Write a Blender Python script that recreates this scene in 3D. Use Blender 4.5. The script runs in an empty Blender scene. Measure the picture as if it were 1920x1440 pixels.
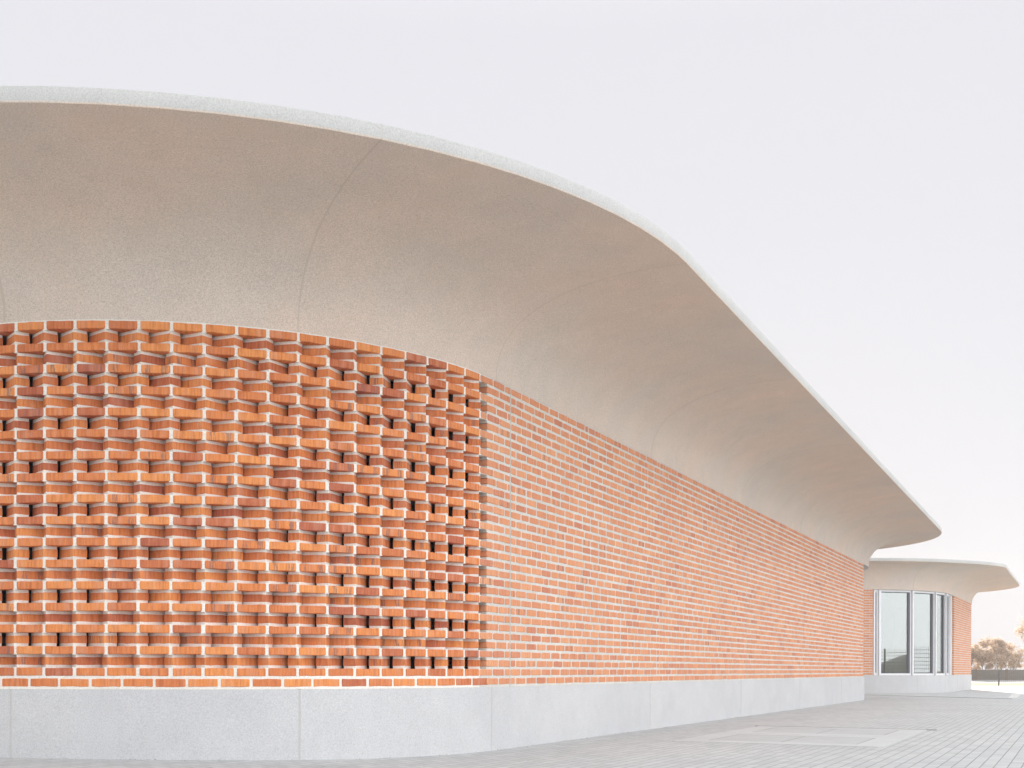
import bpy, math, random
import numpy as np
from mathutils import Vector
R_ = math.radians
random.seed(7)
S = bpy.context.scene
COL = S.collection

# ------------------------------------------------------------------ camera
F_PX, H_PX = 2245.8, 1255.4                 # focal length and horizon row, in pixels of the 1920 px photograph
EYE = 0.765
cam = bpy.data.cameras.new("camera"); cam_o = bpy.data.objects.new("camera", cam); COL.objects.link(cam_o)
cam.sensor_width = 36; cam.lens = F_PX/1920*36
cam.shift_y = (H_PX-720)/1920
cam.clip_start = .05; cam.clip_end = 3000
cam_o.location = (0, 0, EYE)
cam_o.rotation_euler = (R_(90), R_(-0.155), 0)
S.camera = cam_o

# ------------------------------------------------------------------ sky, sun, exposure
SUN_AZ, SUN_EL = 11.0, 9.0                 # degrees right of +Y, degrees above the horizon
w = bpy.data.worlds.new("World"); S.world = w; w.use_nodes = True
nt = w.node_tree; N = nt.nodes; L = nt.links; N.clear()
out = N.new('ShaderNodeOutputWorld'); bg = N.new('ShaderNodeBackground'); L.new(bg.outputs[0], out.inputs[0])
sky = N.new('ShaderNodeTexSky'); sky.sky_type = 'NISHITA'; sky.sun_disc = False
sky.sun_elevation = R_(SUN_EL); sky.sun_rotation = R_(SUN_AZ)
sky.air_density = 1.0; sky.dust_density = 2.0; sky.ozone_density = 1.0
tc = N.new('ShaderNodeTexCoord'); sp = N.new('ShaderNodeSeparateXYZ'); L.new(tc.outputs['Generated'], sp.inputs[0])
ramp = N.new('ShaderNodeValToRGB'); L.new(sp.outputs['Z'], ramp.inputs[0])
cr = ramp.color_ramp
cr.elements[0].position = 0.0; cr.elements[0].color = (2.55, 2.57, 2.76, 1)
cr.elements[1].position = 1.0; cr.elements[1].color = (3.9, 3.9, 3.9, 1)
e = cr.elements.new(.10); e.color = (2.68, 2.70, 2.88, 1)
e = cr.elements.new(.47); e.color = (2.66, 2.66, 2.84, 1)
e = cr.elements.new(.70); e.color = (3.6, 3.6, 3.7, 1)  # sky lifted above the view as added fill
mx = N.new('ShaderNodeMix'); mx.data_type = 'RGBA'; mx.inputs[0].default_value = .996
back = N.new('ShaderNodeMapRange'); back.interpolation_type = 'SMOOTHSTEP'; 
dv = N.new('ShaderNodeVectorMath'); dv.operation = 'DOT_PRODUCT'; dv.inputs[1].default_value = (-.80, .60, 0)
L.new(tc.outputs['Generated'], dv.inputs[0]); L.new(dv.outputs['Value'], back.inputs[0])
back.inputs[1].default_value = .18; back.inputs[2].default_value = -.60; back.inputs[3].default_value = 1.0; back.inputs[4].default_value = 2.65  # sky brightened behind and right of the camera, an added fill light
vm = N.new('ShaderNodeVectorMath'); vm.operation = 'SCALE'; L.new(ramp.outputs[0], vm.inputs[0]); L.new(back.outputs[0], vm.inputs['Scale'])
L.new(sky.outputs[0], mx.inputs[6]); L.new(vm.outputs[0], mx.inputs[7])
L.new(mx.outputs[2], bg.inputs[0]); bg.inputs[1].default_value = .105
sun = bpy.data.lights.new("sun", 'SUN'); sun.energy = 5.0; sun.angle = R_(.53); sun.color = (1, .88, .72)
so = bpy.data.objects.new("sun", sun); COL.objects.link(so)
sd = Vector((math.sin(R_(SUN_AZ))*math.cos(R_(SUN_EL)), math.cos(R_(SUN_AZ))*math.cos(R_(SUN_EL)), math.sin(R_(SUN_EL))))
so.rotation_euler = sd.to_track_quat('Z', 'Y').to_euler(); so.location = (20, 60, 30)
S.view_settings.view_transform = 'Standard'; S.view_settings.look = 'None'
S.view_settings.exposure = 1.5; S.view_settings.gamma = 1
S.render.engine = 'CYCLES'
S.cycles.max_bounces = 8; S.cycles.diffuse_bounces = 5

# ------------------------------------------------------------------ materials
def mat(name):
    m = bpy.data.materials.new(name); m.use_nodes = True
    n = m.node_tree.nodes; n.clear()
    o = n.new('ShaderNodeOutputMaterial'); b = n.new('ShaderNodeBsdfPrincipled')
    m.node_tree.links.new(b.outputs[0], o.inputs[0])
    return m, n, m.node_tree.links, b
def noise(n, l, vec, scale, detail=2, rough=.5, dist=0.):
    t = n.new('ShaderNodeTexNoise'); t.inputs['Scale'].default_value = scale
    t.inputs['Detail'].default_value = detail; t.inputs['Roughness'].default_value = rough; t.inputs['Distortion'].default_value = dist
    if vec is not None: l.new(vec, t.inputs['Vector'])
    return t.outputs['Fac']
def rampn(n, l, fac, stops):
    r = n.new('ShaderNodeValToRGB'); l.new(fac, r.inputs[0])
    c = r.color_ramp
    c.elements[0].position, c.elements[0].color = stops[0][0], (*stops[0][1], 1)
    c.elements[1].position, c.elements[1].color = stops[-1][0], (*stops[-1][1], 1)
    for p, q in stops[1:-1]:
        e = c.elements.new(p); e.color = (*q, 1)
    return r.outputs[0]
def mixc(n, l, fac, a, b, mode='MIX'):
    m = n.new('ShaderNodeMix'); m.data_type = 'RGBA'; m.blend_type = mode
    for i, v in ((0, fac), (6, a), (7, b)):
        if isinstance(v, (int, float)): m.inputs[i].default_value = v
        elif isinstance(v, tuple): m.inputs[i].default_value = (*v, 1)
        else: l.new(v, m.inputs[i])
    return m.outputs[2]
def mth(n, l, op, a, b=0., c=0.):
    m = n.new('ShaderNodeMath'); m.operation = op
    for i, v in ((0, a), (1, b), (2, c)):
        if isinstance(v, (int, float)): m.inputs[i].default_value = v
        else: l.new(v, m.inputs[i])
    return m.outputs[0]
def bump(n, l, b, h, strength, dist):
    q = n.new('ShaderNodeBump'); q.inputs['Strength'].default_value = strength
    q.inputs['Distance'].default_value = dist; l.new(h, q.inputs['Height']); l.new(q.outputs[0], b.inputs['Normal'])

def concrete(name, base, warm, speck=.10, mottling=.09, coarse=1.0, panel=0.):
    m, n, l, b = mat(name)
    tc = n.new('ShaderNodeTexCoord').outputs['Object']
    big = noise(n, l, tc, .55*coarse, 5, .6); med = noise(n, l, tc, 2.6*coarse, 7, .68, .5); fin = noise(n, l, tc, 95, 3, .8)
    c1 = rampn(n, l, big, [(.3, tuple(x*(1-mottling) for x in base)), (.7, warm)])
    c2 = rampn(n, l, med, [(.3, (1-mottling,)*3), (.75, (1+mottling*.5,)*3)])
    c = mixc(n, l, 1.0, c1, c2, 'MULTIPLY')
    f = rampn(n, l, fin, [(.30, (1-speck*2,)*3), (.5, (1, 1, 1)), (.72, (1+speck*1.6,)*3)])
    c = mixc(n, l, 1.0, c, f, 'MULTIPLY')
    v = n.new('ShaderNodeTexVoronoi'); v.inputs['Scale'].default_value = 26; l.new(tc, v.inputs['Vector'])
    pit = rampn(n, l, v.outputs['Distance'], [(.035, (.35, .33, .3)), (.065, (1, 1, 1))])
    pn = noise(n, l, tc, 2.7, 2); gate = rampn(n, l, pn, [(.60, (0, 0, 0)), (.66, (1, 1, 1))])
    c = mixc(n, l, gate, c, mixc(n, l, 1.0, c, pit, 'MULTIPLY'))
    if panel:                               # each cast panel came out a little lighter or darker
        oi = n.new('ShaderNodeObjectInfo'); c = mixc(n, l, 1.0, c, rampn(n, l, oi.outputs['Random'], [(0, (1-panel,)*3), (1, (1+panel,)*3)]), 'MULTIPLY')
    l.new(c, b.inputs['Base Color']); b.inputs['Roughness'].default_value = .85
    b.inputs['Specular IOR Level'].default_value = .25
    bump(n, l, b, fin, .25, .0015)
    return m
M = {}
M['soffit'] = concrete('soffit_concrete_warm_bounce', (.640, .575, .505), (.685, .560, .460), .15, .065, 1.0, .018)  # warm bounce light off the bricks is painted into the soffit colour
M['rim'] = concrete('rim_concrete_no_bounce', (.525, .53, .51), (.55, .555, .53), .12, .05)  # same concrete as the soffit, without its painted warm bounce
M['plinth'] = concrete('plinth_concrete', (.555, .562, .565), (.59, .595, .585), .11, .06)
M['seal2'] = concrete('canopy_joint_mortar', (.56, .485, .41), (.585, .50, .415), .05, .04)  # joint mortar tinted to follow the soffit's painted warm bounce
M['seal'] = concrete('joint_mortar', (.50, .495, .47), (.53, .52, .49), .05, .04)
M['mortar'] = concrete('mortar', (.80, .77, .695), (.845, .81, .73), .10, .08, 2.0)

M['mortar2'] = concrete('wall_mortar', (.635, .615, .56), (.69, .665, .60), .10, .10, 2.0)
def brick_material(name, pal, streak, burn, wash):
    m, n, l, b = mat(name)
    at = n.new('ShaderNodeAttribute'); at.attribute_name = 'rnd'; rnd = at.outputs['Fac']
    uv = n.new('ShaderNodeUVMap'); uv.uv_map = 'UVMap'; s = n.new('ShaderNodeSeparateXYZ'); l.new(uv.outputs[0], s.inputs[0])
    u, v = s.outputs[0], s.outputs[1]
    off = mth(n, l, 'MULTIPLY', rnd, 173.0)
    def stretched(su, sv, det=3):
        cb = n.new('ShaderNodeCombineXYZ')
        l.new(mth(n, l, 'MULTIPLY', u, su), cb.inputs[0]); l.new(mth(n, l, 'MULTIPLY', v, sv), cb.inputs[1]); l.new(off, cb.inputs[2])
        return noise(n, l, cb.outputs[0], 1.0, det, .6)
    base = rampn(n, l, rnd, pal)
    st = stretched(46, 4)
    c = mixc(n, l, 1.0, base, rampn(n, l, st, [(.28, (1-streak, 1-streak*1.3, 1-streak*1.3)), (.5, (1, 1, 1)), (.72, (1+streak*.5, 1+streak*.9, 1+streak*.9))]), 'MULTIPLY')
    # pale dusty middle patch of the face
    bl = stretched(14, 3, 1)
    c = mixc(n, l, mth(n, l, 'MULTIPLY', rampn(n, l, bl, [(.5, (0, 0, 0)), (.72, (1, 1, 1))]), .30), c, (.66, .36, .24))
    # two pairs of grey kiln marks on some bricks
    r2 = mth(n, l, 'FRACT', mth(n, l, 'MULTIPLY', rnd, 37.31))
    has = mth(n, l, 'LESS_THAN', r2, burn)
    d1 = mth(n, l, 'ABSOLUTE', mth(n, l, 'SUBTRACT', mth(n, l, 'ABSOLUTE', mth(n, l, 'SUBTRACT', u, .118)), .062))
    band = mth(n, l, 'LESS_THAN', d1, .021)
    ks = stretched(120, 9, 2)
    kk = mth(n, l, 'MULTIPLY', mth(n, l, 'MULTIPLY', has, band), mth(n, l, 'GREATER_THAN', ks, .50))
    c = mixc(n, l, mth(n, l, 'MULTIPLY', kk, .62), c, (.16, .12, .12))
    tc = n.new('ShaderNodeTexCoord').outputs['Object']
    fin = noise(n, l, tc, 210, 3, .7)
    c = mixc(n, l, 1.0, c, rampn(n, l, fin, [(.3, (.86, .85, .84)), (.7, (1.12, 1.13, 1.14))]), 'MULTIPLY')
    sm = noise(n, l, tc, 9, 6, .75)
    c = mixc(n, l, mth(n, l, 'MULTIPLY', rampn(n, l, sm, [(.60, (0, 0, 0)), (.80, (1, 1, 1))]), wash), c, (.62, .56, .49))
    l.new(c, b.inputs['Base Color']); b.inputs['Roughness'].default_value = .82
    b.inputs['Specular IOR Level'].default_value = .3
    bump(n, l, b, mth(n, l, 'ADD', fin, mth(n, l, 'MULTIPLY', st, 1.5)), .5, .002)
    return m
PAL = [(0, (.43, .125, .066)), (.07, (.50, .152, .068)), (.2, (.60, .195, .072)), (.7, (.67, .23, .076)), (1, (.73, .28, .09))]
PAL2 = [(0, (.54, .205, .115)), (.06, (.59, .235, .125)), (.15, (.62, .255, .130)), (.7, (.66, .285, .140)), (1, (.70, .325, .165))]
M['brick'] = brick_material('screen_brick', PAL, .26, .14, .35)
M['brick2'] = brick_material('wall_brick', PAL2, .18, .05, .8)

def plain_brick(name):
    m, n, l, b = mat(name)
    uv = n.new('ShaderNodeUVMap'); uv.uv_map = 'UVMap'
    t = n.new('ShaderNodeTexBrick'); l.new(uv.outputs[0], t.inputs[0])
    t.inputs['Scale'].default_value = 1; t.inputs['Brick Width'].default_value = .25; t.inputs['Row Height'].default_value = .0853
    t.inputs['Mortar Size'].default_value = .009
    t.inputs['Color1'].default_value = (.58, .2, .09, 1); t.inputs['Color2'].default_value = (.44, .13, .07, 1); t.inputs['Mortar'].default_value = (.6, .58, .52, 1)
    l.new(t.outputs[0], b.inputs['Base Color']); b.inputs['Roughness'].default_value = .85
    return m
M['brick_plain'] = plain_brick('plain_brickwork')

def simple(name, col, rough=.6, metal=0., spec=.5, var=0.0, scale=8):
    m, n, l, b = mat(name)
    b.inputs['Roughness'].default_value = rough; b.inputs['Metallic'].default_value = metal
    b.inputs['Specular IOR Level'].default_value = spec
    tc = n.new('ShaderNodeTexCoord').outputs['Object']
    f = noise(n, l, tc, scale, 5, .6)
    l.new(rampn(n, l, f, [(.3, tuple(x*(1-var) for x in col)), (.7, tuple(x*(1+var) for x in col))]), b.inputs['Base Color'])
    return m
M['alu'] = simple('brushed_aluminium', (.74, .745, .75), .42, .25, .5, .04)
M['alu_dark'] = simple('frame_and_fin_reflection', (.12, .13, .14), .5, .2, .5, .04)  # dark sash; its wide right stile paints in the fin's reflection
M['steel'] = simple('galvanised_steel', (.12, .12, .11), .55, .4, .5, .1)
M['drain'] = simple('drain_slot', (.05, .05, .05), .7, .2, .4, .2)
M['cover'] = concrete('cover_concrete', (.505, .525, .53), (.53, .55, .55), .08, .06)
M['plate'] = concrete('cover_plate', (.45, .47, .475), (.48, .50, .50), .08, .06)
M['gap'] = simple('dirty_gap', (.17, .15, .10), .95, 0, .1, .35, 20)
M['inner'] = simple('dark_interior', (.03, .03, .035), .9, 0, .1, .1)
M['roof'] = simple('roof_gravel', (.35, .34, .33), .95, 0, .1, .2, 30)
M['asphalt'] = simple('pale_road', (.30, .30, .30), .9, 0, .3, .1, 3)
M['reed'] = simple('reed_mat', (.15, .13, .11), .95, 0, .1, .35, 14)
M['bark'] = simple('bark', (.16, .115, .08), .9, 0, .2, .25, 12)
M['tarp'] = simple('grey_tarpaulin', (.16, .165, .17), .5, 0, .5, .3, 5)
M['soil'] = simple('soil', (.22, .17, .12), .95, 0, .1, .3, 6)

def twig_mat(name, lo, hi):
    m, n, l, b = mat(name)
    g = n.new('ShaderNodeNewGeometry'); c = rampn(n, l, g.outputs['Random Per Island'], [(0, lo), (1, hi)])
    l.new(c, b.inputs['Base Color']); b.inputs['Roughness'].default_value = .8
    tr = n.new('ShaderNodeBsdfTranslucent'); l.new(c, tr.inputs[0])
    ms = n.new('ShaderNodeMixShader'); ms.inputs[0].default_value = .6
    l.new(b.outputs[0], ms.inputs[1]); l.new(tr.outputs[0], ms.inputs[2])
    l.new(ms.outputs[0], [x for x in n if x.type == 'OUTPUT_MATERIAL'][0].inputs[0])
    return m
M['leaf'] = twig_mat('dry_leaf', (.42, .30, .20), (.82, .66, .50))
M['leaf_green'] = twig_mat('olive_leaf', (.09, .085, .045), (.22, .20, .11))

# coated window glass: mirrors the sky, dark room behind
m, n, l, b = mat('solar_glass')
gl = n.new('ShaderNodeBsdfGlossy'); gl.inputs['Roughness'].default_value = .0; gl.inputs[0].default_value = (.84, .885, .85, 1)
tr = n.new('ShaderNodeBsdfTransparent'); tr.inputs[0].default_value = (.5, .55, .53, 1)
ms = n.new('ShaderNodeMixShader'); ms.inputs[0].default_value = .42
l.new(tr.outputs[0], ms.inputs[1]); l.new(gl.outputs[0], ms.inputs[2])
l.new(ms.outputs[0], [x for x in n if x.type == 'OUTPUT_MATERIAL'][0].inputs[0]); n.remove(b)
M['glass'] = m

PHI = 1.12998590                            # heading of the straight brick wall, from +X towards +Y
D1 = Vector((math.cos(PHI), math.sin(PHI))); N1 = Vector((math.sin(PHI), -math.cos(PHI)))

def paver_mat(name, c1, c2, cm, bw=.20, rh=.10):
    m, n, l, b = mat(name)
    tc = n.new('ShaderNodeTexCoord').outputs['Object']
    mp = n.new('ShaderNodeMapping'); mp.inputs['Rotation'].default_value = (0, 0, -PHI); l.new(tc, mp.inputs[0])
    wob = n.new('ShaderNodeTexNoise'); wob.inputs['Scale'].default_value = 6; l.new(mp.outputs[0], wob.inputs['Vector'])
    va = n.new('ShaderNodeVectorMath'); va.operation = 'MULTIPLY_ADD'
    l.new(wob.outputs['Color'], va.inputs[0]); va.inputs[1].default_value = (.006, .006, 0); l.new(mp.outputs[0], va.inputs[2])
    t = n.new('ShaderNodeTexBrick'); l.new(va.outputs[0], t.inputs[0])
    t.inputs['Scale'].default_value = 1; t.inputs['Brick Width'].default_value = bw; t.inputs['Row Height'].default_value = rh
    t.inputs['Mortar Size'].default_value = .005; t.inputs['Mortar Smooth'].default_value = .4; t.inputs['Bias'].default_value = 0
    t.inputs['Color1'].default_value = (*c1, 1); t.inputs['Color2'].default_value = (*c2, 1); t.inputs['Mortar'].default_value = (*cm, 1)
    big = noise(n, l, tc, .5, 5, .6); fin = noise(n, l, tc, 110, 2, .7)
    c = mixc(n, l, 1.0, t.outputs[0], rampn(n, l, big, [(.3, (.93, .93, .93)), (.7, (1.04, 1.035, 1.02))]), 'MULTIPLY')
    c = mixc(n, l, 1.0, c, rampn(n, l, fin, [(.3, (.88, .88, .88)), (.7, (1.1, 1.1, 1.1))]), 'MULTIPLY')
    sp_ = noise(n, l, tc, 17, 2, .5)        # crumbs of dirt in the joints
    c = mixc(n, l, rampn(n, l, sp_, [(.735, (0, 0, 0)), (.75, (1, 1, 1))]), c, (.12, .11, .09))
    l.new(c, b.inputs['Base Color']); b.inputs['Roughness'].default_value = .85; b.inputs['Specular IOR Level'].default_value = .3
    h = mth(n, l, 'SUBTRACT', mth(n, l, 'MULTIPLY', fin, .15), t.outputs['Fac'])
    bump(n, l, b, h, .5, .004)
    return m
M['paver'] = paver_mat('grey_pavers', (.43, .45, .455), (.50, .52, .525), (.23, .24, .24))
M['paver_light'] = paver_mat('pale_pavers', (.60, .60, .60), (.64, .64, .63), (.4, .4, .39))
m, n, l, b = mat('dry_grass')
tc = n.new('ShaderNodeTexCoord').outputs['Object']
l.new(rampn(n, l, noise(n, l, tc, 1.2, 6, .7), [(.3, (.17, .16, .06)), (.7, (.36, .29, .13))]), b.inputs['Base Color']); b.inputs['Roughness'].default_value = 1
M['grass'] = m
m, n, l, b = mat('field')
tc = n.new('ShaderNodeTexCoord').outputs['Object']
l.new(rampn(n, l, noise(n, l, tc, .08, 6, .7), [(.3, (.17, .15, .08)), (.7, (.30, .26, .17))]), b.inputs['Base Color']); b.inputs['Roughness'].default_value = 1
M['field'] = m

# ------------------------------------------------------------------ helpers
def empty(name, loc, label, cat, group=None):
    o = bpy.data.objects.new(name, None); COL.objects.link(o); o.location = loc
    o['label'] = label; o['category'] = cat
    if group: o['group'] = group
    o.empty_display_size = .3
    bpy.context.view_layer.update()
    return o
class MB:
    def __init__(s): s.v = []; s.f = []; s.uv = []; s.r = []; s.m = []
    def quad(s, idx, uv=None, r=0., m=0):
        s.f.append(idx); s.uv += uv if uv else [(0, 0)]*len(idx); s.r.append(r); s.m.append(m)
    def pts(s, L):
        k = len(s.v); s.v += [tuple(p) for p in L]; return list(range(k, k+len(L)))
    def prism(s, poly, z0, z1, m=0, r=0.):
        """vertical prism over a plan polygon (counter-clockwise)"""
        n = len(poly); a = s.pts([(x, y, z0) for x, y in poly]); b = s.pts([(x, y, z1) for x, y in poly])
        for i in range(n):
            j = (i+1) % n
            d = math.dist(poly[i], poly[j])
            s.quad([a[i], a[j], b[j], b[i]], [(0, z0), (d, z0), (d, z1), (0, z1)], r, m)
        s.quad(a[::-1], None, r, m); s.quad(b, None, r, m)
    def box(s, x0, x1, y0, y1, z0, z1, m=0):
        s.prism([(x0, y0), (x1, y0), (x1, y1), (x0, y1)], z0, z1, m)
    def bar(s, p, q, r, n=5, m=0):
        p, q = Vector(p), Vector(q); d = (q-p).normalized()
        a = d.orthogonal().normalized(); b = d.cross(a)
        r0, r1 = r if isinstance(r, tuple) else (r, r)
        A = s.pts([p+(a*math.cos(t)+b*math.sin(t))*r0 for t in [2*math.pi*i/n for i in range(n)]])
        B = s.pts([q+(a*math.cos(t)+b*math.sin(t))*r1 for t in [2*math.pi*i/n for i in range(n)]])
        for i in range(n):
            j = (i+1) % n; s.quad([A[i], A[j], B[j], B[i]], None, 0, m)
        s.quad(A[::-1], None, 0, m); s.quad(B, None, 0, m)
    def build(s, name, mats, parent=None, smooth=False, label=None, offset=None):
        me = bpy.data.meshes.new(name)
        v = s.v
        if parent is not None and offset is None:
            o = parent.matrix_world.translation if parent.parent is None else parent.matrix_world.translation
            v = [(x-o[0], y-o[1], z-o[2]) for x, y, z in v]
        me.from_pydata(v, [], s.f)
        ul = me.uv_layers.new(name='UVMap'); ul.data.foreach_set('uv', np.array(s.uv, dtype=np.float32).ravel())
        at = me.attributes.new('rnd', 'FLOAT', 'FACE'); at.data.foreach_set('value', np.array(s.r, dtype=np.float32))
        for q in (mats if isinstance(mats, (list, tuple)) else [mats]): me.materials.append(q)
        me.polygons.foreach_set('material_index', s.m)
        if smooth: me.polygons.foreach_set('use_smooth', [True]*len(s.f))
        me.update()
        ob = bpy.data.objects.new(name, me); COL.objects.link(ob)
        if parent is not None: ob.parent = parent
        if label: ob['label'] = label
        return ob
def tagged(ob, label, cat, group=None):
    ob['label'] = label; ob['category'] = cat
    if group: ob['group'] = group
    return ob
def structure(ob, kind='structure'):
    ob['kind'] = kind; return ob

def brick(mb, P, T, Nn, L, dep, z0, z1, segs=4, jit=.0024, seed=None, rc=.004):
    """one brick: P plan point at the left end of its front face, T unit vector along it, Nn outward normal; rough edges"""
    r = random.random() if seed is None else seed
    c = .0030; n = segs+2; h = z1-z0
    el, er = random.uniform(-.0025, .0025), random.uniform(-.0025, .0025)
    sk = random.uniform(-.0015, .0015)
    XS = [el, rc*1.3+el] + [L*i/segs for i in range(1, segs)] + [L-rc*1.3+er, L+er]
    base = len(mb.v)
    for i, x in enumerate(XS):
        end = i in (0, n)
        ce = .0035 if end else 0.
        k = rc if end else 0.
        zt = z1+random.uniform(-jit, jit)-k; zb = z0+random.uniform(-jit, jit)+k
        o_ = sk*(2*x/L-1)
        def p(o, z):
            q = P + T*x + Nn*o; return (q.x, q.y, z)
        mb.v += [p(o_-ce, zb+c), p(o_-ce, zt-c), p(o_-c-ce, zt), p(-dep, z1), p(-dep, z0), p(o_-c-ce, zb)]
    for i in range(n):
        a = base+i*6; b = a+6; u0, u1 = XS[i], XS[i+1]
        q = [(0, 1, 0, h), (1, 2, h, h), (2, 3, h, h+.1), (3, 4, h, 0), (4, 5, -.1, 0), (5, 0, 0, 0)]
        for s0, s1, v0, v1 in q:
            mb.quad([a+s0, b+s0, b+s1, a+s1], [(u0, v0), (u1, v0), (u1, v1), (u0, v1)], r)
    a = base; b = base+n*6
    mb.quad([a+0, a+1, a+2, a+3, a+4, a+5], [(0, 0), (0, .06), (.004, .062), (dep, .06), (dep, 0), (.004, 0)], r)
    mb.quad([b+5, b+4, b+3, b+2, b+1, b+0], [(.004, 0), (dep, 0), (dep, .06), (.004, .062), (0, .06), (0, 0)], r)

def V2(x, y): return Vector((x, y))
def nrm(a): return V2(math.sin(a), -math.cos(a))
def tan_(a): return V2(math.cos(a), math.sin(a))
# wall heights
CO = .0847; NROW = 34; JT = .0238
ZB = .622; ZT = 3.502; ZPL = .600
CO = (ZT-ZB+JT)/NROW; BH = CO-JT
ZE0, ZE1 = 4.392, 4.504                     # under side and top of the canopy rim

# ------------------------------------------------------------------ footprint of the near building
T1 = V2(-.152872, 11.378403); R1 = 3.41549; C1 = T1 - N1*R1
OV = 1.8346
def on1(s, off=0.):
    """plan point at arc length s from the start of the straight wall (s<0: on the curve); off = outwards"""
    if s < 0:
        a = PHI + s/R1; return C1 + nrm(a)*(R1+off)
    return T1 + D1*s + N1*off
def head1(s): return PHI + s/R1 if s < 0 else PHI
def s_at_px(x, rng=(-6, 24)):
    best = None; u = (x-960)/F_PX
    s = rng[0]
    while s < rng[1]:
        p = on1(s); e_ = abs(p.x/p.y-u)
        if best is None or e_ < best[0]: best = (e_, s)
        s += .01
    return best[1]
S_END = s_at_px(1619, (10, 26))

def path_points(Tn, phi, R, L_base, L_edge, Rb2, Re2, ov, a_back=-114, back_ov=1.8, step=4):
    """closed list of (base, edge) plan points: near curve, straight, far curve, and back"""
    D = tan_(phi); Nn = nrm(phi); C = Tn - Nn*R; pd = math.degrees(phi)
    B, E = [], []
    a = a_back
    while a < pd-.1:
        o = ov(a); n_ = nrm(R_(a)); B.append(C+n_*R); E.append(C+n_*(R+o)); a += step
    k = 14
    for i in range(k+1):
        f = i/k; B.append(Tn+D*(L_base*f)); E.append(Tn+D*(L_edge*f)+Nn*(ov(pd)*(1-f)+ov('end')*f))
    cb = B[-1]-Nn*Rb2; ce = E[-1]-Nn*Re2
    a = pd+step
    while a < pd+180:
        n_ = nrm(R_(a)); B.append(cb+n_*Rb2); E.append(ce+n_*Re2); a += step
    return B, E

def profile(o):
    """canopy section from wall head to rim, (fraction outwards, height)"""
    P = []
    n = 22
    for i in range(n+1):
        t = math.pi/2*i/n
        q = 2/2.38                          # a little squarer than an ellipse: the cove leaves the wall almost upright
        P.append((1-math.cos(t)**q if i < n else 1., ZT+.010+(ZE0-ZT-.010)*math.sin(t)**q))
    return P
PR = profile(0)

def canopy(root, B, E, joints, name_l, top_in=.45):
    """precast canopy panels between the joint indices, rim included, with mortar-filled joints"""
    n = len(B)
    def section(b, e, shrink=0.):
        d = (e-b); u = d.normalized()
        pts = []
        for f, z in PR:
            q = b + d*f; pts.append((q.x, q.y, z))
        # normals for shrinking are approximate: move inwards and up
        q = e + u*.006; pts.append((q.x, q.y, ZE0+.010)); pts.append((q.x, q.y, ZE1-.008))
        q = e - u*.010; pts.append((q.x, q.y, ZE1))
        q = b - u*top_in; pts.append((q.x, q.y, ZE1))
        q = b - u*.25; pts.append((q.x, q.y, ZT+.010))
        if shrink:
            cx = sum(p[0] for p in pts)/len(pts)
            out_ = []
            for i, p in enumerate(pts):
                a = Vector(pts[i-1]); c = Vector(pts[(i+1) % len(pts)]); t = (c-a)
                # in-plane inward normal
                h = Vector((u.x, u.y, 0)); tx_, tz_ = t.dot(h), t.z
                ln = math.hypot(tx_, tz_) or 1
                nin = h*(-tz_/ln) + Vector((0, 0, tx_/ln))
                out_.append(tuple(Vector(p)+nin*shrink))
            pts = out_
        return pts
    objs = []
    js = sorted(joints)
    GAP = .011
    for k in range(len(js)):
        i0 = js[k]; i1 = js[(k+1) % len(js)] + (n if k == len(js)-1 else 0)
        mb = MB(); rings = []
        idx = [i0]+list(range(math.floor(i0)+1, math.ceil(i1)))+[i1]
        def at(x):
            i = int(math.floor(x)); f = x-i
            return B[i % n].lerp(B[(i+1) % n], f), E[i % n].lerp(E[(i+1) % n], f)
        for q, x in enumerate(idx):
            b, e = at(x)
            if q == 0: b2, e2 = at(x+.01); b = b+(b2-b).normalized()*GAP; e = e+(e2-e).normalized()*GAP
            if q == len(idx)-1: b2, e2 = at(x-.01); b = b+(b2-b).normalized()*GAP; e = e+(e2-e).normalized()*GAP
            rings.append(mb.pts(section(b, e)))
        m_ = len(rings[0])
        for r0, r1 in zip(rings, rings[1:]):
            for j in range(m_):
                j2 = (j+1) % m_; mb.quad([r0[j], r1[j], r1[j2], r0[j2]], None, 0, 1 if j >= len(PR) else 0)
        mb.quad(rings[0][:]); mb.quad(rings[-1][::-1])
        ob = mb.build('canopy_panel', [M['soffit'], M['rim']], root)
        me = ob.data; me.polygons.foreach_set('use_smooth', [True]*len(me.polygons))
        try: me.set_sharp_from_angle(angle=R_(35))
        except Exception: pass
        # joint filler
        b, e = at(i0)
        t = (at(i0+.01)[1]-e).normalized()
        mb = MB()
        a_ = mb.pts([(p[0]-t.x*.014, p[1]-t.y*.014, p[2]) for p in section(b, e, .0009)])
        b_ = mb.pts([(p[0]+t.x*.014, p[1]+t.y*.014, p[2]) for p in section(b, e, .0009)])
        for j in range(m_):
            j2 = (j+1) % m_; mb.quad([a_[j], b_[j], b_[j2], a_[j2]], None, 0, 1 if j >= len(PR) else 0)
        mb.quad(a_); mb.quad(b_[::-1])
        mb.build('canopy_joint', [M['seal2'], M['seal']], root)
    # flat roof deck and flat ceiling closing the ring
    mb = MB(); ins = [b-(e-b).normalized()*.40 for b, e in zip(B, E)]
    mb.prism([(p.x, p.y) for p in ins], ZE1-.10, ZE1-.02); mb.build('roof', M['roof'], root)
    mb = MB(); ins = [b-(e-b).normalized()*.05 for b, e in zip(B, E)]
    mb.prism([(p.x, p.y) for p in ins], ZT+.014, ZT+.05); mb.build('ceiling', M['soffit'], root)

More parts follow.
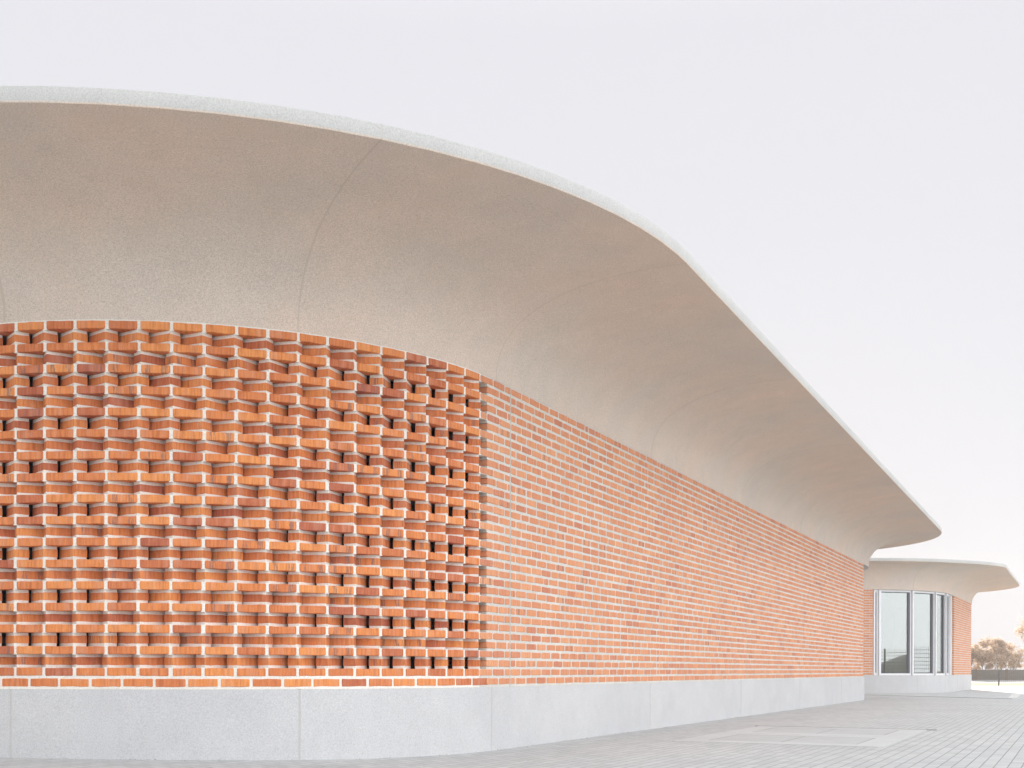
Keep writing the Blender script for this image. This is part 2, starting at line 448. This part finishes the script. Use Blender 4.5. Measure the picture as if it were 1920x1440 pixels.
def wall_strip(pts, thick, z0, z1, name, mt, parent, inward=None, u0=0.):
    """solid wall along a plan polyline (outer face), thickness inwards (to the left of travel)"""
    mb = MB(); n = len(pts); O, I = [], []
    for i, p in enumerate(pts):
        a = pts[max(i-1, 0)]; c = pts[min(i+1, n-1)]; t = (c-a).normalized(); nn = V2(t.y, -t.x)
        O.append(p); I.append(p-nn*thick)
    o0 = mb.pts([(p.x, p.y, z0) for p in O]); o1 = mb.pts([(p.x, p.y, z1) for p in O])
    i0 = mb.pts([(p.x, p.y, z0) for p in I]); i1 = mb.pts([(p.x, p.y, z1) for p in I])
    u = u0
    for k in range(n-1):
        d = (pts[k+1]-pts[k]).length
        mb.quad([o0[k], o0[k+1], o1[k+1], o1[k]], [(u, z0), (u+d, z0), (u+d, z1), (u, z1)])
        mb.quad([i0[k+1], i0[k], i1[k], i1[k+1]], [(u+d, z0), (u, z0), (u, z1), (u+d, z1)])
        mb.quad([o1[k], o1[k+1], i1[k+1], i1[k]]); mb.quad([o0[k+1], o0[k], i0[k], i0[k+1]])
        u += d
    mb.quad([o0[0], o1[0], i1[0], i0[0]]); mb.quad([o0[-1], i0[-1], i1[-1], o1[-1]])
    return mb.build(name, mt, parent)

# ================================================================== near building
root1 = empty('brick_building', (T1.x, T1.y, 0), 'near long brick building with a perforated curved screen and broad concrete canopy', 'building')
def ov1(a): return OV-.05 if a == 'end' else OV
B1, E1 = path_points(T1, PHI, R1, S_END+.55, S_END+.85, 3.4, 5.2, ov1)
E1 = [p+D1*.100 for p in E1]

def idx_for_s(B, s, k0, L_base, kk=14): return k0 + s/L_base*kk
n_arc = 0
a = -114
while a < math.degrees(PHI)-.1: n_arc += 1; a += 4
def arc_idx(a): return (a+114)/4
s_joint0 = s_at_px(925, (-2, 2))
LB = S_END+.55
jts = [arc_idx(-95), arc_idx(-54), arc_idx(-13.5), arc_idx(25.95)] + [n_arc+(s_joint0+4.62*k)/LB*14 for k in range(5)] + [n_arc+14+8.3, n_arc+14+22, n_arc+14+34]
canopy(root1, B1, E1, jts, 'near')

# plinth panels of precast concrete
def plinth_run(root, s_list, on, off, z0, z1, nseg=8):
    for k in range(len(s_list)-1):
        a_, b_ = s_list[k]+.009, s_list[k+1]-.009
        pts = [on(a_+(b_-a_)*i/nseg, off) for i in range(nseg+1)]
        ob = wall_strip(pts, .30, z0, z1, 'plinth_panel', M['plinth'], root)
        if k:
            j = s_list[k]
            wall_strip([on(j-.0105, off-.002), on(j+.0105, off-.002)], .28, z0, z1-.003, 'plinth_joint', M['seal'], root)
sj = [-9.5, -7.2, -4.9] + [s_at_px(22, (-6, 0)), s_at_px(560, (-6, 0)), s_at_px(920, (-2, 2))]
sj += [sj[-1]+4.62*k for k in range(1, 5)] + [S_END+.07]
plinth_run(root1, sj, on1, .012, -.3, ZPL, 12)
# recessed entrance after the corner, and the unseen back
back = [on1(S_END, -.0), on1(S_END, -1.3), on1(S_END+1.8, -1.6)]
nb = len(B1); k0 = n_arc+14+14
rest = [B1[i]-(E1[i]-B1[i]).normalized()*.35 for i in range(n_arc+14+3, nb)] + [C1+nrm(R_(a_))*(R1-.02) for a_ in range(-114, -90, 6)]
ret = [on1(S_END+.07, .012), on1(S_END+.07, -1.3)]
wall_strip([on1(S_END-.003, -.135), on1(S_END-.003, -1.3), on1(S_END+1.5, -1.5)]+rest, .2, 0, ZT+.01, 'rear_wall', M['brick_plain'], root1)
wall_strip([on1(S_END+.067, -.3), on1(S_END+.067, -1.3)], .25, -.3, ZPL, 'plinth_panel', M['plinth'], root1)

# brick courses -----------------------------------------------------
screen = MB(); smort = MB(); flat = MB(); fmort = MB()
S0 = -.3121                                 # an A joint
while S0 < -.25: S0 += .25
SJ = S0                                     # joint nearest the end of the screen
joint_scr = -0.0621
A_LEFT = -5.6
def zrow(k): return ZB+CO*k
SCR_END = s_at_px(900, (-2, 2))
def near_joint(s): return S0 + round((s-S0)/.25)*.25
SCR_END = near_joint(SCR_END)
BL = .2265                                  # visible length of a stretcher
def flush_brick(mb, s0, s1, k, dep=.115, segs=4, ins=0., rc=.004):
    sm = (s0+s1)/2; h = head1(sm); T = tan_(h); Nn = nrm(h)
    P = on1(sm) - T*((s1-s0)/2)
    P = P + Nn*random.uniform(-.0015, .0015)
    brick(mb, P, T, Nn, s1-s0, dep, zrow(k)+ins+random.uniform(-.0012, .0012), zrow(k)+BH-ins+random.uniform(-.0012, .0012), segs, rc=rc)
def mort_box(mb, s0, s1, z0, z1, back=.115, off=-.003):
    """mortar block following the curve"""
    n_ = max(1, int(abs(s1-s0)/.08)) if s0 < 0 else 1
    P = [on1(s0+(s1-s0)*i/n_, off) for i in range(n_+1)]; Q = [on1(s0+(s1-s0)*i/n_, -back) for i in range(n_+1)]
    mb.prism([(p.x, p.y) for p in P]+[(q.x, q.y) for q in Q[::-1]], z0, z1)
TW = R_(39.5)
for k in range(NROW):
    s = SCR_END
    if k % 2 == 1:                          # stretchers along the curve
        while s > A_LEFT:
            a_, b_ = s-.25, s
            flush_brick(screen, a_+.0118+random.uniform(-.002, .002), b_-.0118+random.uniform(-.002, .002), k)
            mort_box(smort, b_-.018, b_+.018, zrow(k)-.004, zrow(k)+BH+.004, .11, -.0025)
            s -= .25
    elif k == 0:
        while s > A_LEFT:
            a_, b_ = s-.125, s+.125
            flush_brick(screen, a_+.0118, b_-.0118, k)
            s -= .25
        mort_box(smort, A_LEFT, SCR_END, ZPL+.0005, zrow(1)+.002, .11, -.004)
    else:
        typeP = (k//2) % 2 == 0
        while s > A_LEFT+.2:
            h = head1(s); tw = TW + R_(random.uniform(-1.5, 1.5))
            ap = on1(s, -.004) + tan_(h)*(-.012 if typeP else .012)
            Ln, W = .236, .115
            if typeP:                        # right-hand corner proud, stretcher face running back to the left
                T = tan_(h-tw); Nn = nrm(h-tw); P = ap - T*Ln
            else:
                T = tan_(h+tw); Nn = nrm(h+tw); P = ap
            brick(screen, P, T, Nn, Ln, W, zrow(k), zrow(k)+BH, 4)
            P2 = P - Nn*.003 + T*.003; L2 = Ln-.006
            poly = [P2, P2+T*L2, P2+T*L2-Nn*(W-.006), P2-Nn*(W-.006)]
            j_ = random.uniform(.0, .002)
            smort.prism([(p.x, p.y) for p in poly], zrow(k)-JT-.003, zrow(k)+.003)
            smort.prism([(p.x, p.y) for p in poly], zrow(k)+BH-.003, zrow(k)+BH+JT+.003)
            s -= .25
# bed mortar between the two bottom courses and at the head
mort_box(smort, A_LEFT, SCR_END, zrow(1)-JT-.001, zrow(1)+.001, .11, -.0035)
mort_box(smort, A_LEFT, SCR_END, ZT-.004, ZT+.012, .11, -.003)
screen.build('brick_screen', M['brick'], root1, label='curved perforated brick screen with every second course of bricks twisted out of line')
smort.build('screen_mortar', M['mortar'], root1)

# flush wall --------------------------------------------------------
EXJ = [s_at_px(957, (0, 2))]
while EXJ[-1]+4.62 < S_END-1: EXJ.append(EXJ[-1]+4.62)
for k in range(NROW):
    start = SCR_END if k % 2 else SCR_END+.125
    bounds = [start]+EXJ+[S_END]
    for q in range(len(bounds)-1):
        a_, b_ = bounds[q], bounds[q+1]
        off = 0 if (k+q) % 2 else .125
        s = a_
        first = True
        while s < b_-.02:
            ln = .25
            if q > 0 and first and (k % 2 == 0): ln = .125
            elif random.random() < .05: ln = .125 if random.random() < .5 else .1875
            first = False
            e_ = min(s+ln, b_)
            if b_-e_ < .05: e_ = b_
            g = .0070
            far_ = s > 8
            flush_brick(flat, s+(0 if (s == a_ and not q) else g)+(.002 if s == a_ and q else 0), e_-g, k, .115, 3 if s < 4 else (2 if s < 10 else 1), .0012, .009)
            s = e_
for q in range(len(EXJ)+1):
    a_ = (SCR_END+.127) if q == 0 else EXJ[q-1]+.004
    b_ = EXJ[q]-.004 if q < len(EXJ) else S_END-.002
    if q == 0:
        for k in range(NROW):               # mortar steps with the toothed end of the wall
            aa = SCR_END+.020 if k % 2 else SCR_END+.145
            mort_box(fmort, aa, b_, zrow(k)-.001, zrow(k)+BH+.001, .115, -.0035)
            mort_box(fmort, SCR_END+.127 if (k > 1) else SCR_END, b_, zrow(k)-JT, zrow(k), .112, -.0045)
        mort_box(fmort, SCR_END, b_, ZT-.002, ZT+.012, .11, -.004)
    else:
        mort_box(fmort, a_, b_, ZPL+.0005, ZT+.012, .118, -.0035)
flat.build('brick_wall', M['brick2'], root1, label='long straight flush brick wall')
fmort.build('wall_mortar', M['mortar2'], root1)
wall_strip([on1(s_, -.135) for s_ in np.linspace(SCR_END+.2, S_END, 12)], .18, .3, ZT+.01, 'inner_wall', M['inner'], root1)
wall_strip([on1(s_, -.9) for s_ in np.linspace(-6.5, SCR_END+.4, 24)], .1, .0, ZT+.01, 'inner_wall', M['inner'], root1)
wall_strip([on1(s_, .0) for s_ in np.linspace(-9.9, A_LEFT-.05, 14)], .2, .5, ZT+.01, 'rear_wall', M['brick_plain'], root1)

# ================================================================== far building
PH2 = R_(63.0); T2 = V2(15.68, 42.90); R2 = 4.35; C2 = T2 - nrm(PH2)*R2
def ov2(a):
    if a == 'end': return 1.62
    P_ = [(-114, 1.8), (-50, 1.2), (0, .80), (35.4, 1.23), (55.5, 1.72), (63, 1.85), (400, 1.85)]
    for (x0, y0), (x1, y1) in zip(P_, P_[1:]):
        if a <= x1: return y0+(y1-y0)*(a-x0)/(x1-x0)
root2 = empty('brick_building', (T2.x, T2.y, 0), 'far brick building at the right with a curved band of tall windows', 'building')
L2 = 6.85
B2, E2 = path_points(T2, PH2, R2, L2, L2+2.5, 4.2, 6.0, ov2)
n2 = 0; a = -114
while a < 63-.1: n2 += 1; a += 4
canopy(root2, B2, E2, [arc_idx(-80), arc_idx(-28), arc_idx(26), n2+.3, n2+9.5, n2+14+6.5, n2+14+20, n2+14+34], 'far')
def on2(s, off=0.):
    if s < 0: return C2+nrm(PH2+s/R2)*(R2+off)
    return T2+tan_(PH2)*s+nrm(PH2)*off
def head2(s): return PH2+s/R2 if s < 0 else PH2
def s2_at(x, rng=(-7.5, 8), off=0.):
    u = (x-960)/F_PX; best = None; s = rng[0]
    while s < rng[1]:
        p = on2(s, off); e_ = abs(p.x/p.y-u)
        if best is None or e_ < best[0]: best = (e_, s)
        s += .005
    return best[1]
WX = [1637.5, 1649.5, 1712.0, 1755.3, 1775.5, 1782.5]
WS = [s2_at(x, (-7, .3)) for x in WX]
WEND = s2_at(1789, (-3, 3))
S2E = L2
plinth_run(root2, [-12, -9.4, -7, s2_at(1660-40, (-8, 0)), s2_at(1720, (-5, 0)), WEND+.9, S2E+.02], on2, .012, -.3, ZPL, 10)
def flush2(mb, s0, s1, k, segs=1):
    sm = (s0+s1)/2; h = head2(sm); T = tan_(h); P = on2(sm)-T*((s1-s0)/2)
    brick(mb, P, T, nrm(h), s1-s0, .115, zrow(k)+.0014, zrow(k)+BH-.0014, segs, rc=.008)
def mort2(mb, s0, s1):
    n_ = max(1, int((s1-s0)/.2)); P = [on2(s0+(s1-s0)*i/n_, -.004) for i in range(n_+1)]; Q = [on2(s0+(s1-s0)*i/n_, -.115) for i in range(n_+1)]
    mb.prism([(p.x, p.y) for p in P]+[(q.x, q.y) for q in Q[::-1]], ZPL+.0005, ZT+.012)
bw = MB(); mw = MB(); mw2 = MB()
for (a_, b_) in ((WS[0]-2.5, WS[0]-.01), (WEND, S2E)):
    for k in range(NROW):
        s = a_; first = True
        if b_ < 0:                          # build from the window edge leftwards
            s = b_
            while s > a_:
                ln = .125 if (first and k % 2) else .25
                first = False
                flush2(bw, s-ln+.006, s-.006, k); s -= ln
        else:
            while s < b_-.02:
                ln = .125 if (first and k % 2) else .25
                first = False; e_ = min(s+ln, b_)
                flush2(bw, s+.006, e_-.006, k); s = e_
    mort2(mw if a_ < -3 else mw2, a_+.014, b_-.003)
bw.build('brick_wall', M['brick2'], root2); mw.build('wall_mortar', M['mortar2'], root2); mw2.build('wall_mortar', M['mortar2'], root2)
wall_strip([on2(s_, 0) for s_ in np.linspace(-13.2, WS[0]-2.55, 20)], .2, .4, ZT+.01, 'rear_wall', M['brick_plain'], root2)
nb2 = len(B2)
wall_strip([on2(S2E-.003, -.12), on2(S2E-.003, -1.3), on2(S2E+1.5, -1.6)]+[B2[i]-(E2[i]-B2[i]).normalized()*.4 for i in range(n2+14+3, nb2)], .2, 0, ZT+.01, 'rear_wall', M['brick_plain'], root2)
wall_strip([on2(s_, -.16) for s_ in np.linspace(WEND+.05, S2E, 8)], .1, .3, ZT+.01, 'inner_wall', M['inner'], root2)
# dark room behind the windows
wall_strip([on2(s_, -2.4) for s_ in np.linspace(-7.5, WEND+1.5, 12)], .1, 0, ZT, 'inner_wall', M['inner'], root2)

# windows: one per bay, with frame and pane; fins stand between the bays
REC = -.10
ztop = ZT+.005; zb = ZPL+.004
def strip_box(mb, P, Q, d0, d1, z0, z1, m=0):
    """box on the chord P-Q, from d0 to d1 along the outward normal"""
    t = (Q-P).normalized(); nn = V2(t.y, -t.x)
    mb.prism([tuple(P+nn*d1)[:2], tuple(Q+nn*d1)[:2], tuple(Q+nn*d0)[:2], tuple(P+nn*d0)[:2]], z0, z1, m)
for q in range(len(WS)-1):
    P, Q = on2(WS[q], REC), on2(WS[q+1], REC)
    t = (Q-P).normalized(); P = P+t*.03; Q = Q-t*.03; Lw = (Q-P).length
    wroot = MB()
    fr = .042
    # outer frame with stepped profile
    strip_box(wroot, P, P+t*fr, -.06, .05, zb, ztop); strip_box(wroot, Q-t*fr, Q, -.06, .05, zb, ztop)
    if Lw > 2.3*fr:
        strip_box(wroot, P+t*fr, Q-t*fr, -.06, .05, ztop-.062, ztop); strip_box(wroot, P+t*fr, Q-t*fr, -.06, .05, zb, zb+.065)
    wo = wroot.build('window', M['alu'], root2)
    if Lw > 2.3*fr:
        a_, b_ = P+t*(fr+.001), Q-t*(fr+.001)
        z0, z1 = zb+.066, ztop-.063
        sash = MB()
        stile_refl = .075 if Lw > .5 else .02  # right stile widened and dark, standing in for the fin's reflection
        strip_box(sash, a_, a_+t*.025, -.05, .015, z0, z1); strip_box(sash, b_-t*stile_refl, b_, -.05, .015, z0, z1)
        strip_box(sash, a_+t*.025, b_-t*stile_refl, -.05, .015, z0, z0+.025); strip_box(sash, a_+t*.025, b_-t*stile_refl, -.05, .015, z1-.025, z1)
        sash.build('frame', M['alu_dark'], wo, offset=False) if False else None
        ob = sash.build('sash', M['alu_dark'] if Lw > .5 else M['alu'], None); ob.data.transform(__import__('mathutils').Matrix.Translation((-T2.x, -T2.y, 0))); ob.parent = wo
        gl = MB(); strip_box(gl, a_+t*.027, b_-t*(stile_refl+.002), -.03, -.012, z0+.027, z1-.027)
        ob = gl.build('pane', M['glass'], None); ob.data.transform(__import__('mathutils').Matrix.Translation((-T2.x, -T2.y, 0))); ob.parent = wo
for q in range(1, len(WS)-0):
    if q >= len(WS): break
    c = on2(WS[q], REC); h = head2(WS[q]); T = tan_(h); Nn = nrm(h)
    fin = MB()
    def pb(mb, x0, x1, d0, d1, z0, z1):
        mb.prism([tuple(c+T*x0+Nn*d1)[:2], tuple(c+T*x1+Nn*d1)[:2], tuple(c+T*x1+Nn*d0)[:2], tuple(c+T*x0+Nn*d0)[:2]], z0, z1)
    pb(fin, -.024, .024, -.06, .10, zb-.0015, ztop-.003)
    fin.build('mullion', M['alu'], root2)
# closing panel at the right end of the window band
P, Q = on2(WS[-1], REC), on2(WEND, REC); pn = MB(); strip_box(pn, P+(Q-P).normalized()*.03, Q, -.06, .02, zb, ztop)
pn.build('end_panel', M['alu'], root2)

# ================================================================== ground
def zg(x, y):
    """paving falls gently from the curved screen towards the right"""
    t = max(0., min(1., (-.1-x)/3.6)); t = t*t*(3-2*t)
    f = max(0., min(1., (22-y)/10.))
    return .055*t*f
mb = MB()
xs = [-400, -120, -40, -12]+[-8+.4*i for i in range(26)]+[4, 8, 16, 30, 60, 120, 400]
ys = [-400, -120, -40, -14]+[-4+.8*i for i in range(36)]+[27, 34, 45, 60.6]
xs = sorted(set(round(x, 3) for x in xs)); ys = sorted(set(round(y, 3) for y in ys))
ids = [[mb.pts([(x, y, zg(x, y))])[0] for x in xs] for y in ys]
for j in range(len(ys)-1):
    for i in range(len(xs)-1): mb.quad([ids[j][i], ids[j][i+1], ids[j+1][i+1], ids[j+1][i]])
structure(mb.build('paving', M['paver'], None, smooth=True))
def sheet(name, x0, x1, y0, y1, z, mt, nx=1):
    mb = MB(); a = mb.pts([(x0, y0, z), (x1, y0, z), (x1, y1, z), (x0, y1, z)]); mb.quad(a)
    return structure(mb.build(name, mt, None))
sheet('ground', -1500, 1500, 60.0, 2500, -.03, M['field'])
sheet('grass_verge', -400, 400, 60.6, 73, .0, M['grass'])
sheet('road', -400, 400, 73, 97, .012, M['asphalt'])
mb = MB()
gp = lambda x, y: V2((x-960)/F_PX*(EYE*F_PX/(y-(H_PX+.0027*(x-960)))), EYE*F_PX/(y-(H_PX+.0027*(x-960))))
mb.quad(mb.pts([(*gp(*q), .004) for q in ((1890, 1309.5), (1906, 1309), (1917, 1301), (1897, 1302))]))
structure(mb.build('pavement_patch', M['paver_light'], None))

# access cover in the paving ---------------------------------------
o_c = V2(1.72, 12.85); T = D1; Nn = N1
def rectpts(u0, u1, v0, v1): return [o_c+Nn*u0+T*v0, o_c+Nn*u1+T*v0, o_c+Nn*u1+T*v1, o_c+Nn*u0+T*v1]
rc = empty('access_cover', (*o_c, 0), 'pale concrete frame with four flush cover plates set in the grey paving', 'access cover')
W_, Lc = 2.18, 3.85
fm = MB()
def rp(mb, u0, u1, v0, v1, z0, z1): mb.prism([tuple(p)[:2] for p in rectpts(u0, u1, v0, v1)], z0, z1)
fm_ = MB(); rp(fm_, .004, W_-.004, .004, Lc-.004, -.1, .003); fm_.build('gap', M['gap'], rc)
for v0, v1 in ((0.0, Lc/2-.012), (Lc/2+.012, Lc)):
    f = MB(); i = .30
    rp(f, 0, W_, v0, v0+i, -.05, .0055); rp(f, 0, W_, v1-i, v1, -.05, .0055)
    rp(f, 0, i, v0+i, v1-i, -.05, .0055); rp(f, W_-i, W_, v0+i, v1-i, -.05, .0055)
    f.build('frame', M['cover'], rc)
    for u0, u1 in ((i+.014, W_/2-.007), (W_/2+.007, W_-i-.014)):
        pl = MB(); rp(pl, u0, u1, v0+i+.016, v1-i-.016, -.05, .0045); pl.build('cover_plate', M['plate'], rc)

def drain(p, q, wd, label):
    d = (q-p).normalized(); nn = V2(d.y, -d.x); r = empty('drain_channel', (*p, 0), label, 'drain', 'slot drains in the paving')
    mb = MB(); mb.prism([tuple(x)[:2] for x in (p-nn*wd, q-nn*wd, q+nn*wd, p+nn*wd)][::-1], -.05, .004); mb.build('slot', M['drain'], r)
    for sg in (-1, 1):
        mb = MB(); a_ = sg*wd; b_ = sg*(wd+.012)
        mb.prism([tuple(x)[:2] for x in (p+nn*min(a_, b_), q+nn*min(a_, b_), q+nn*max(a_, b_), p+nn*max(a_, b_))], -.05, .006); mb.build('rim', M['steel'], r)
cb = rectpts(0, W_, 0, Lc)
drain(cb[3]+T*.03-Nn*.05, cb[2]+T*.03+Nn*.12, .013, 'thin dark slot drain along the back edge of the pale access cover')
drain(gp(1600, 1302.5), gp(1897, 1310.5), .03, 'long thin slot drain crossing the paving in front of the far building')

# ================================================================== fences
def mesh_fence(pts, h, label, group=None, step=2.5, wire=.003, cell=.05, vcell=.2, post=.03):
    p0 = V2(*pts[0]); r = empty('mesh_fence', (p0.x, p0.y, 0), label, 'fence', group)
    for k in range(len(pts)-1):
        a_, b_ = V2(*pts[k]), V2(*pts[k+1]); L_ = (b_-a_).length; n_ = max(1, round(L_/step)); d = (b_-a_).normalized()
        for i in range(n_+(1 if k == len(pts)-2 else 0)):
            c = a_+(b_-a_)*(i/n_); nn = V2(d.y, -d.x)
            mb = MB(); mb.prism([tuple(c+d*x+nn*y)[:2] for x, y in ((-post, -post), (post, -post), (post, post), (-post, post))][::-1], -.1, h+.06)
            mb.build('post', M['steel'], r)
        mb = MB()
        m_ = int(L_/cell)
        for i in range(m_):
            c = a_+d*(cell*(i+.5)); mb.bar((c.x, c.y, .04), (c.x, c.y, h), wire, 3)
        z = .06
        while z < h+.01:
            mb.bar((a_.x, a_.y, z), (b_.x, b_.y, z), wire*1.3, 3); z += vcell
        mb.build('wire_panel', M['steel'], r)
mesh_fence([(17.5, 60.9), (24.75, 60.9), (44, 61.5)], .80, 'low wire mesh fence with thin posts along the sunlit edge of the paving', None, 7.25, .004, .10, .2, .025)
mesh_fence([(36.5, 46), (38, 34), (41, 10)], 2.05, 'tall wire mesh fence beside the paving, seen reflected in the far windows', None, 2.5, .009, .10, .2, .04)

# dark reed-mat fence across the road
rr = empty('reed_fence', (20, 98, 0), 'low dark fence of reed matting between the pale road and the bushes', 'fence')
for i in range(22):
    x0 = 18+i*2.5
    mb = MB(); mb.box(x0+.04, x0+2.46, 98, 98.05, -.03, .86+random.uniform(-.015, .015)); mb.build('reed_panel', M['reed'], rr)
    mb = MB(); mb.box(x0-.04, x0+.04, 97.97, 98.06, -.03, .93); mb.build('post', M['bark'], rr)

# ================================================================== shrubs and trees
def shrub(kind, x, y, h, wdt, seed, label, cat, leaf, group, nst=9, leaves=2600, ls=.085):
    rnd = random.Random(seed); r = empty(kind, (x, y, -.03), label, cat, group)
    br = MB(); lf = MB(); tips = []
    def grow(p, d, ln, rad, lev):
        q = p+d*ln; br.bar(tuple(p), tuple(q), (rad, rad*.65), 4 if lev < 2 else 3)
        tips.append((p+d*ln*.5, lev)); tips.append((q, lev))
        if lev >= 4: return
        for _ in range(3 if lev < 3 else 4):
            v = Vector((rnd.gauss(0, .5), rnd.gauss(0, .5), rnd.gauss(.25, .35)))
            grow(p+d*ln*rnd.uniform(.55, 1), (d+v).normalized(), ln*rnd.uniform(.55, .8), rad*.55, lev+1)
    for i in range(nst):
        a_ = rnd.uniform(0, 6.28); rr_ = wdt*.38*math.sqrt(rnd.random())
        base = Vector((math.cos(a_)*rr_, math.sin(a_)*rr_, 0)); d = Vector((math.cos(a_)*.28, math.sin(a_)*.28, 1)).normalized()
        grow(base, d, h*rnd.uniform(.27, .37), .035*h/3.5, 0)
    tw = [t for t in tips if t[1] >= 2]
    lumps = []
    for i in range(64 if cat == 'bush' else 0):
        a_ = rnd.uniform(0, 6.28); z_ = rnd.random()**.8; q_ = math.sqrt(rnd.random())*math.sqrt(max(0., 1-z_*z_))**.8
        lumps.append(Vector((math.cos(a_)*q_*wdt*.56, math.sin(a_)*q_*wdt*.56, z_*h*.93)))
    for i in range(leaves):
        if lumps and rnd.random() < .72:
            p = rnd.choice(lumps)+Vector((rnd.gauss(0, .13), rnd.gauss(0, .13), rnd.gauss(0, .12)))*h/3.2
        else:
            p, lev = rnd.choice(tw)
            p = p+Vector((rnd.gauss(0, .09), rnd.gauss(0, .09), rnd.gauss(0, .09)))*h/3.5
        if p.z < .1: continue
        d = Vector((rnd.gauss(0, 1), rnd.gauss(0, 1), rnd.gauss(0, .8))).normalized(); e_ = d.orthogonal().normalized()
        s_ = ls*rnd.uniform(.5, 1.4)
        lf.quad(lf.pts([p-d*s_, p+e_*s_*.45, p+d*s_, p-e_*s_*.45]))
    v0 = len(br.v)
    o1 = br.build('trunk' if cat == 'tree' else 'stems', M['bark'], None); o1.parent = r
    o2 = lf.build('crown', M[leaf], None); o2.parent = r
    return r
G = 'bushes behind the reed fence'
shrub('bush', 33.8, 103, 3.0, 3.6, 1, 'lower tan bush behind the reed fence, nearest the far building', 'bush', 'leaf', G, 12, 12000, .09)
shrub('bush', 38.0, 106, 4.5, 5.2, 2, 'tall rounded tan bush in the middle behind the reed fence', 'bush', 'leaf', G, 18, 26000, .09)
shrub('bush', 42.0, 105, 3.7, 4.6, 3, 'tan bush at the right edge of the view behind the reed fence', 'bush', 'leaf', G, 14, 17000, .09)
shrub('bush', 35.0, 100.5, 1.6, 3.0, 4, 'small olive bush close behind the reed fence beside the far building', 'bush', 'leaf_green', G, 12, 5000, .08)
shrub('tree', 45.2, 108, 7.6, 6.0, 6, 'thin tree with sparse tan twigs reaching in from the right edge', 'tree', 'leaf', None, 1, 3500, .10)
# what the windows mirror: a heap under a tarpaulin beyond the tall fence
rng = random.Random(4)
mb = MB(); nx, ny = 50, 16; ids = []
for j in range(ny+1):
    row = []
    for i in range(nx+1):
        u, v = i/nx, j/ny
        e_ = math.sin(math.pi*u)**.7*math.sin(math.pi*v)**.7
        row.append(mb.pts([(43+v*7, 4+u*36, -.05+e_*(2.0+.8*math.sin(u*19)+.4*math.sin(v*7+u*4))+rng.uniform(-.06, .06)*e_)])[0])
    ids.append(row)
for j in range(ny):
    for i in range(nx): mb.quad([ids[j][i], ids[j][i+1], ids[j+1][i+1], ids[j+1][i]])
tagged(mb.build('soil_heap', M['tarp'], None, smooth=True), 'heap under a grey tarpaulin beyond the tall mesh fence, seen only in the far windows', 'heap')

# dead leaves and grit lying along the foot of the plinth
rng = random.Random(11); mb = MB()
for i in range(230):
    s_ = rng.uniform(-4.5, 21); d_ = .02+abs(rng.gauss(0, .05)); p = on1(s_, .012+d_); z = zg(p.x, p.y)+.004
    a_ = rng.uniform(0, 6.28); r_ = rng.uniform(.004, .014)
    mb.quad(mb.pts([(p.x+math.cos(a_+q)*r_*(1 if j % 2 else .6), p.y+math.sin(a_+q)*r_*(1 if j % 2 else .6), z+rng.uniform(0, .006)) for j, q in enumerate((0, 1.6, 3.1, 4.7))]))
structure(mb.build('leaf_litter', M['bark'], None), 'stuff')

# ================================================================== thin air haze
mb = MB(); mb.box(-160, 160, -60, 175, -1.2, 14)
m = bpy.data.materials.new('haze'); m.use_nodes = True; n = m.node_tree.nodes; n.clear()
o = n.new('ShaderNodeOutputMaterial'); v = n.new('ShaderNodeVolumePrincipled'); m.node_tree.links.new(v.outputs[0], o.inputs['Volume'])
v.inputs['Color'].default_value = (.95, .95, .96, 1); v.inputs['Density'].default_value = .0017; v.inputs['Anisotropy'].default_value = .0
structure(mb.build('haze', m, None), 'stuff')
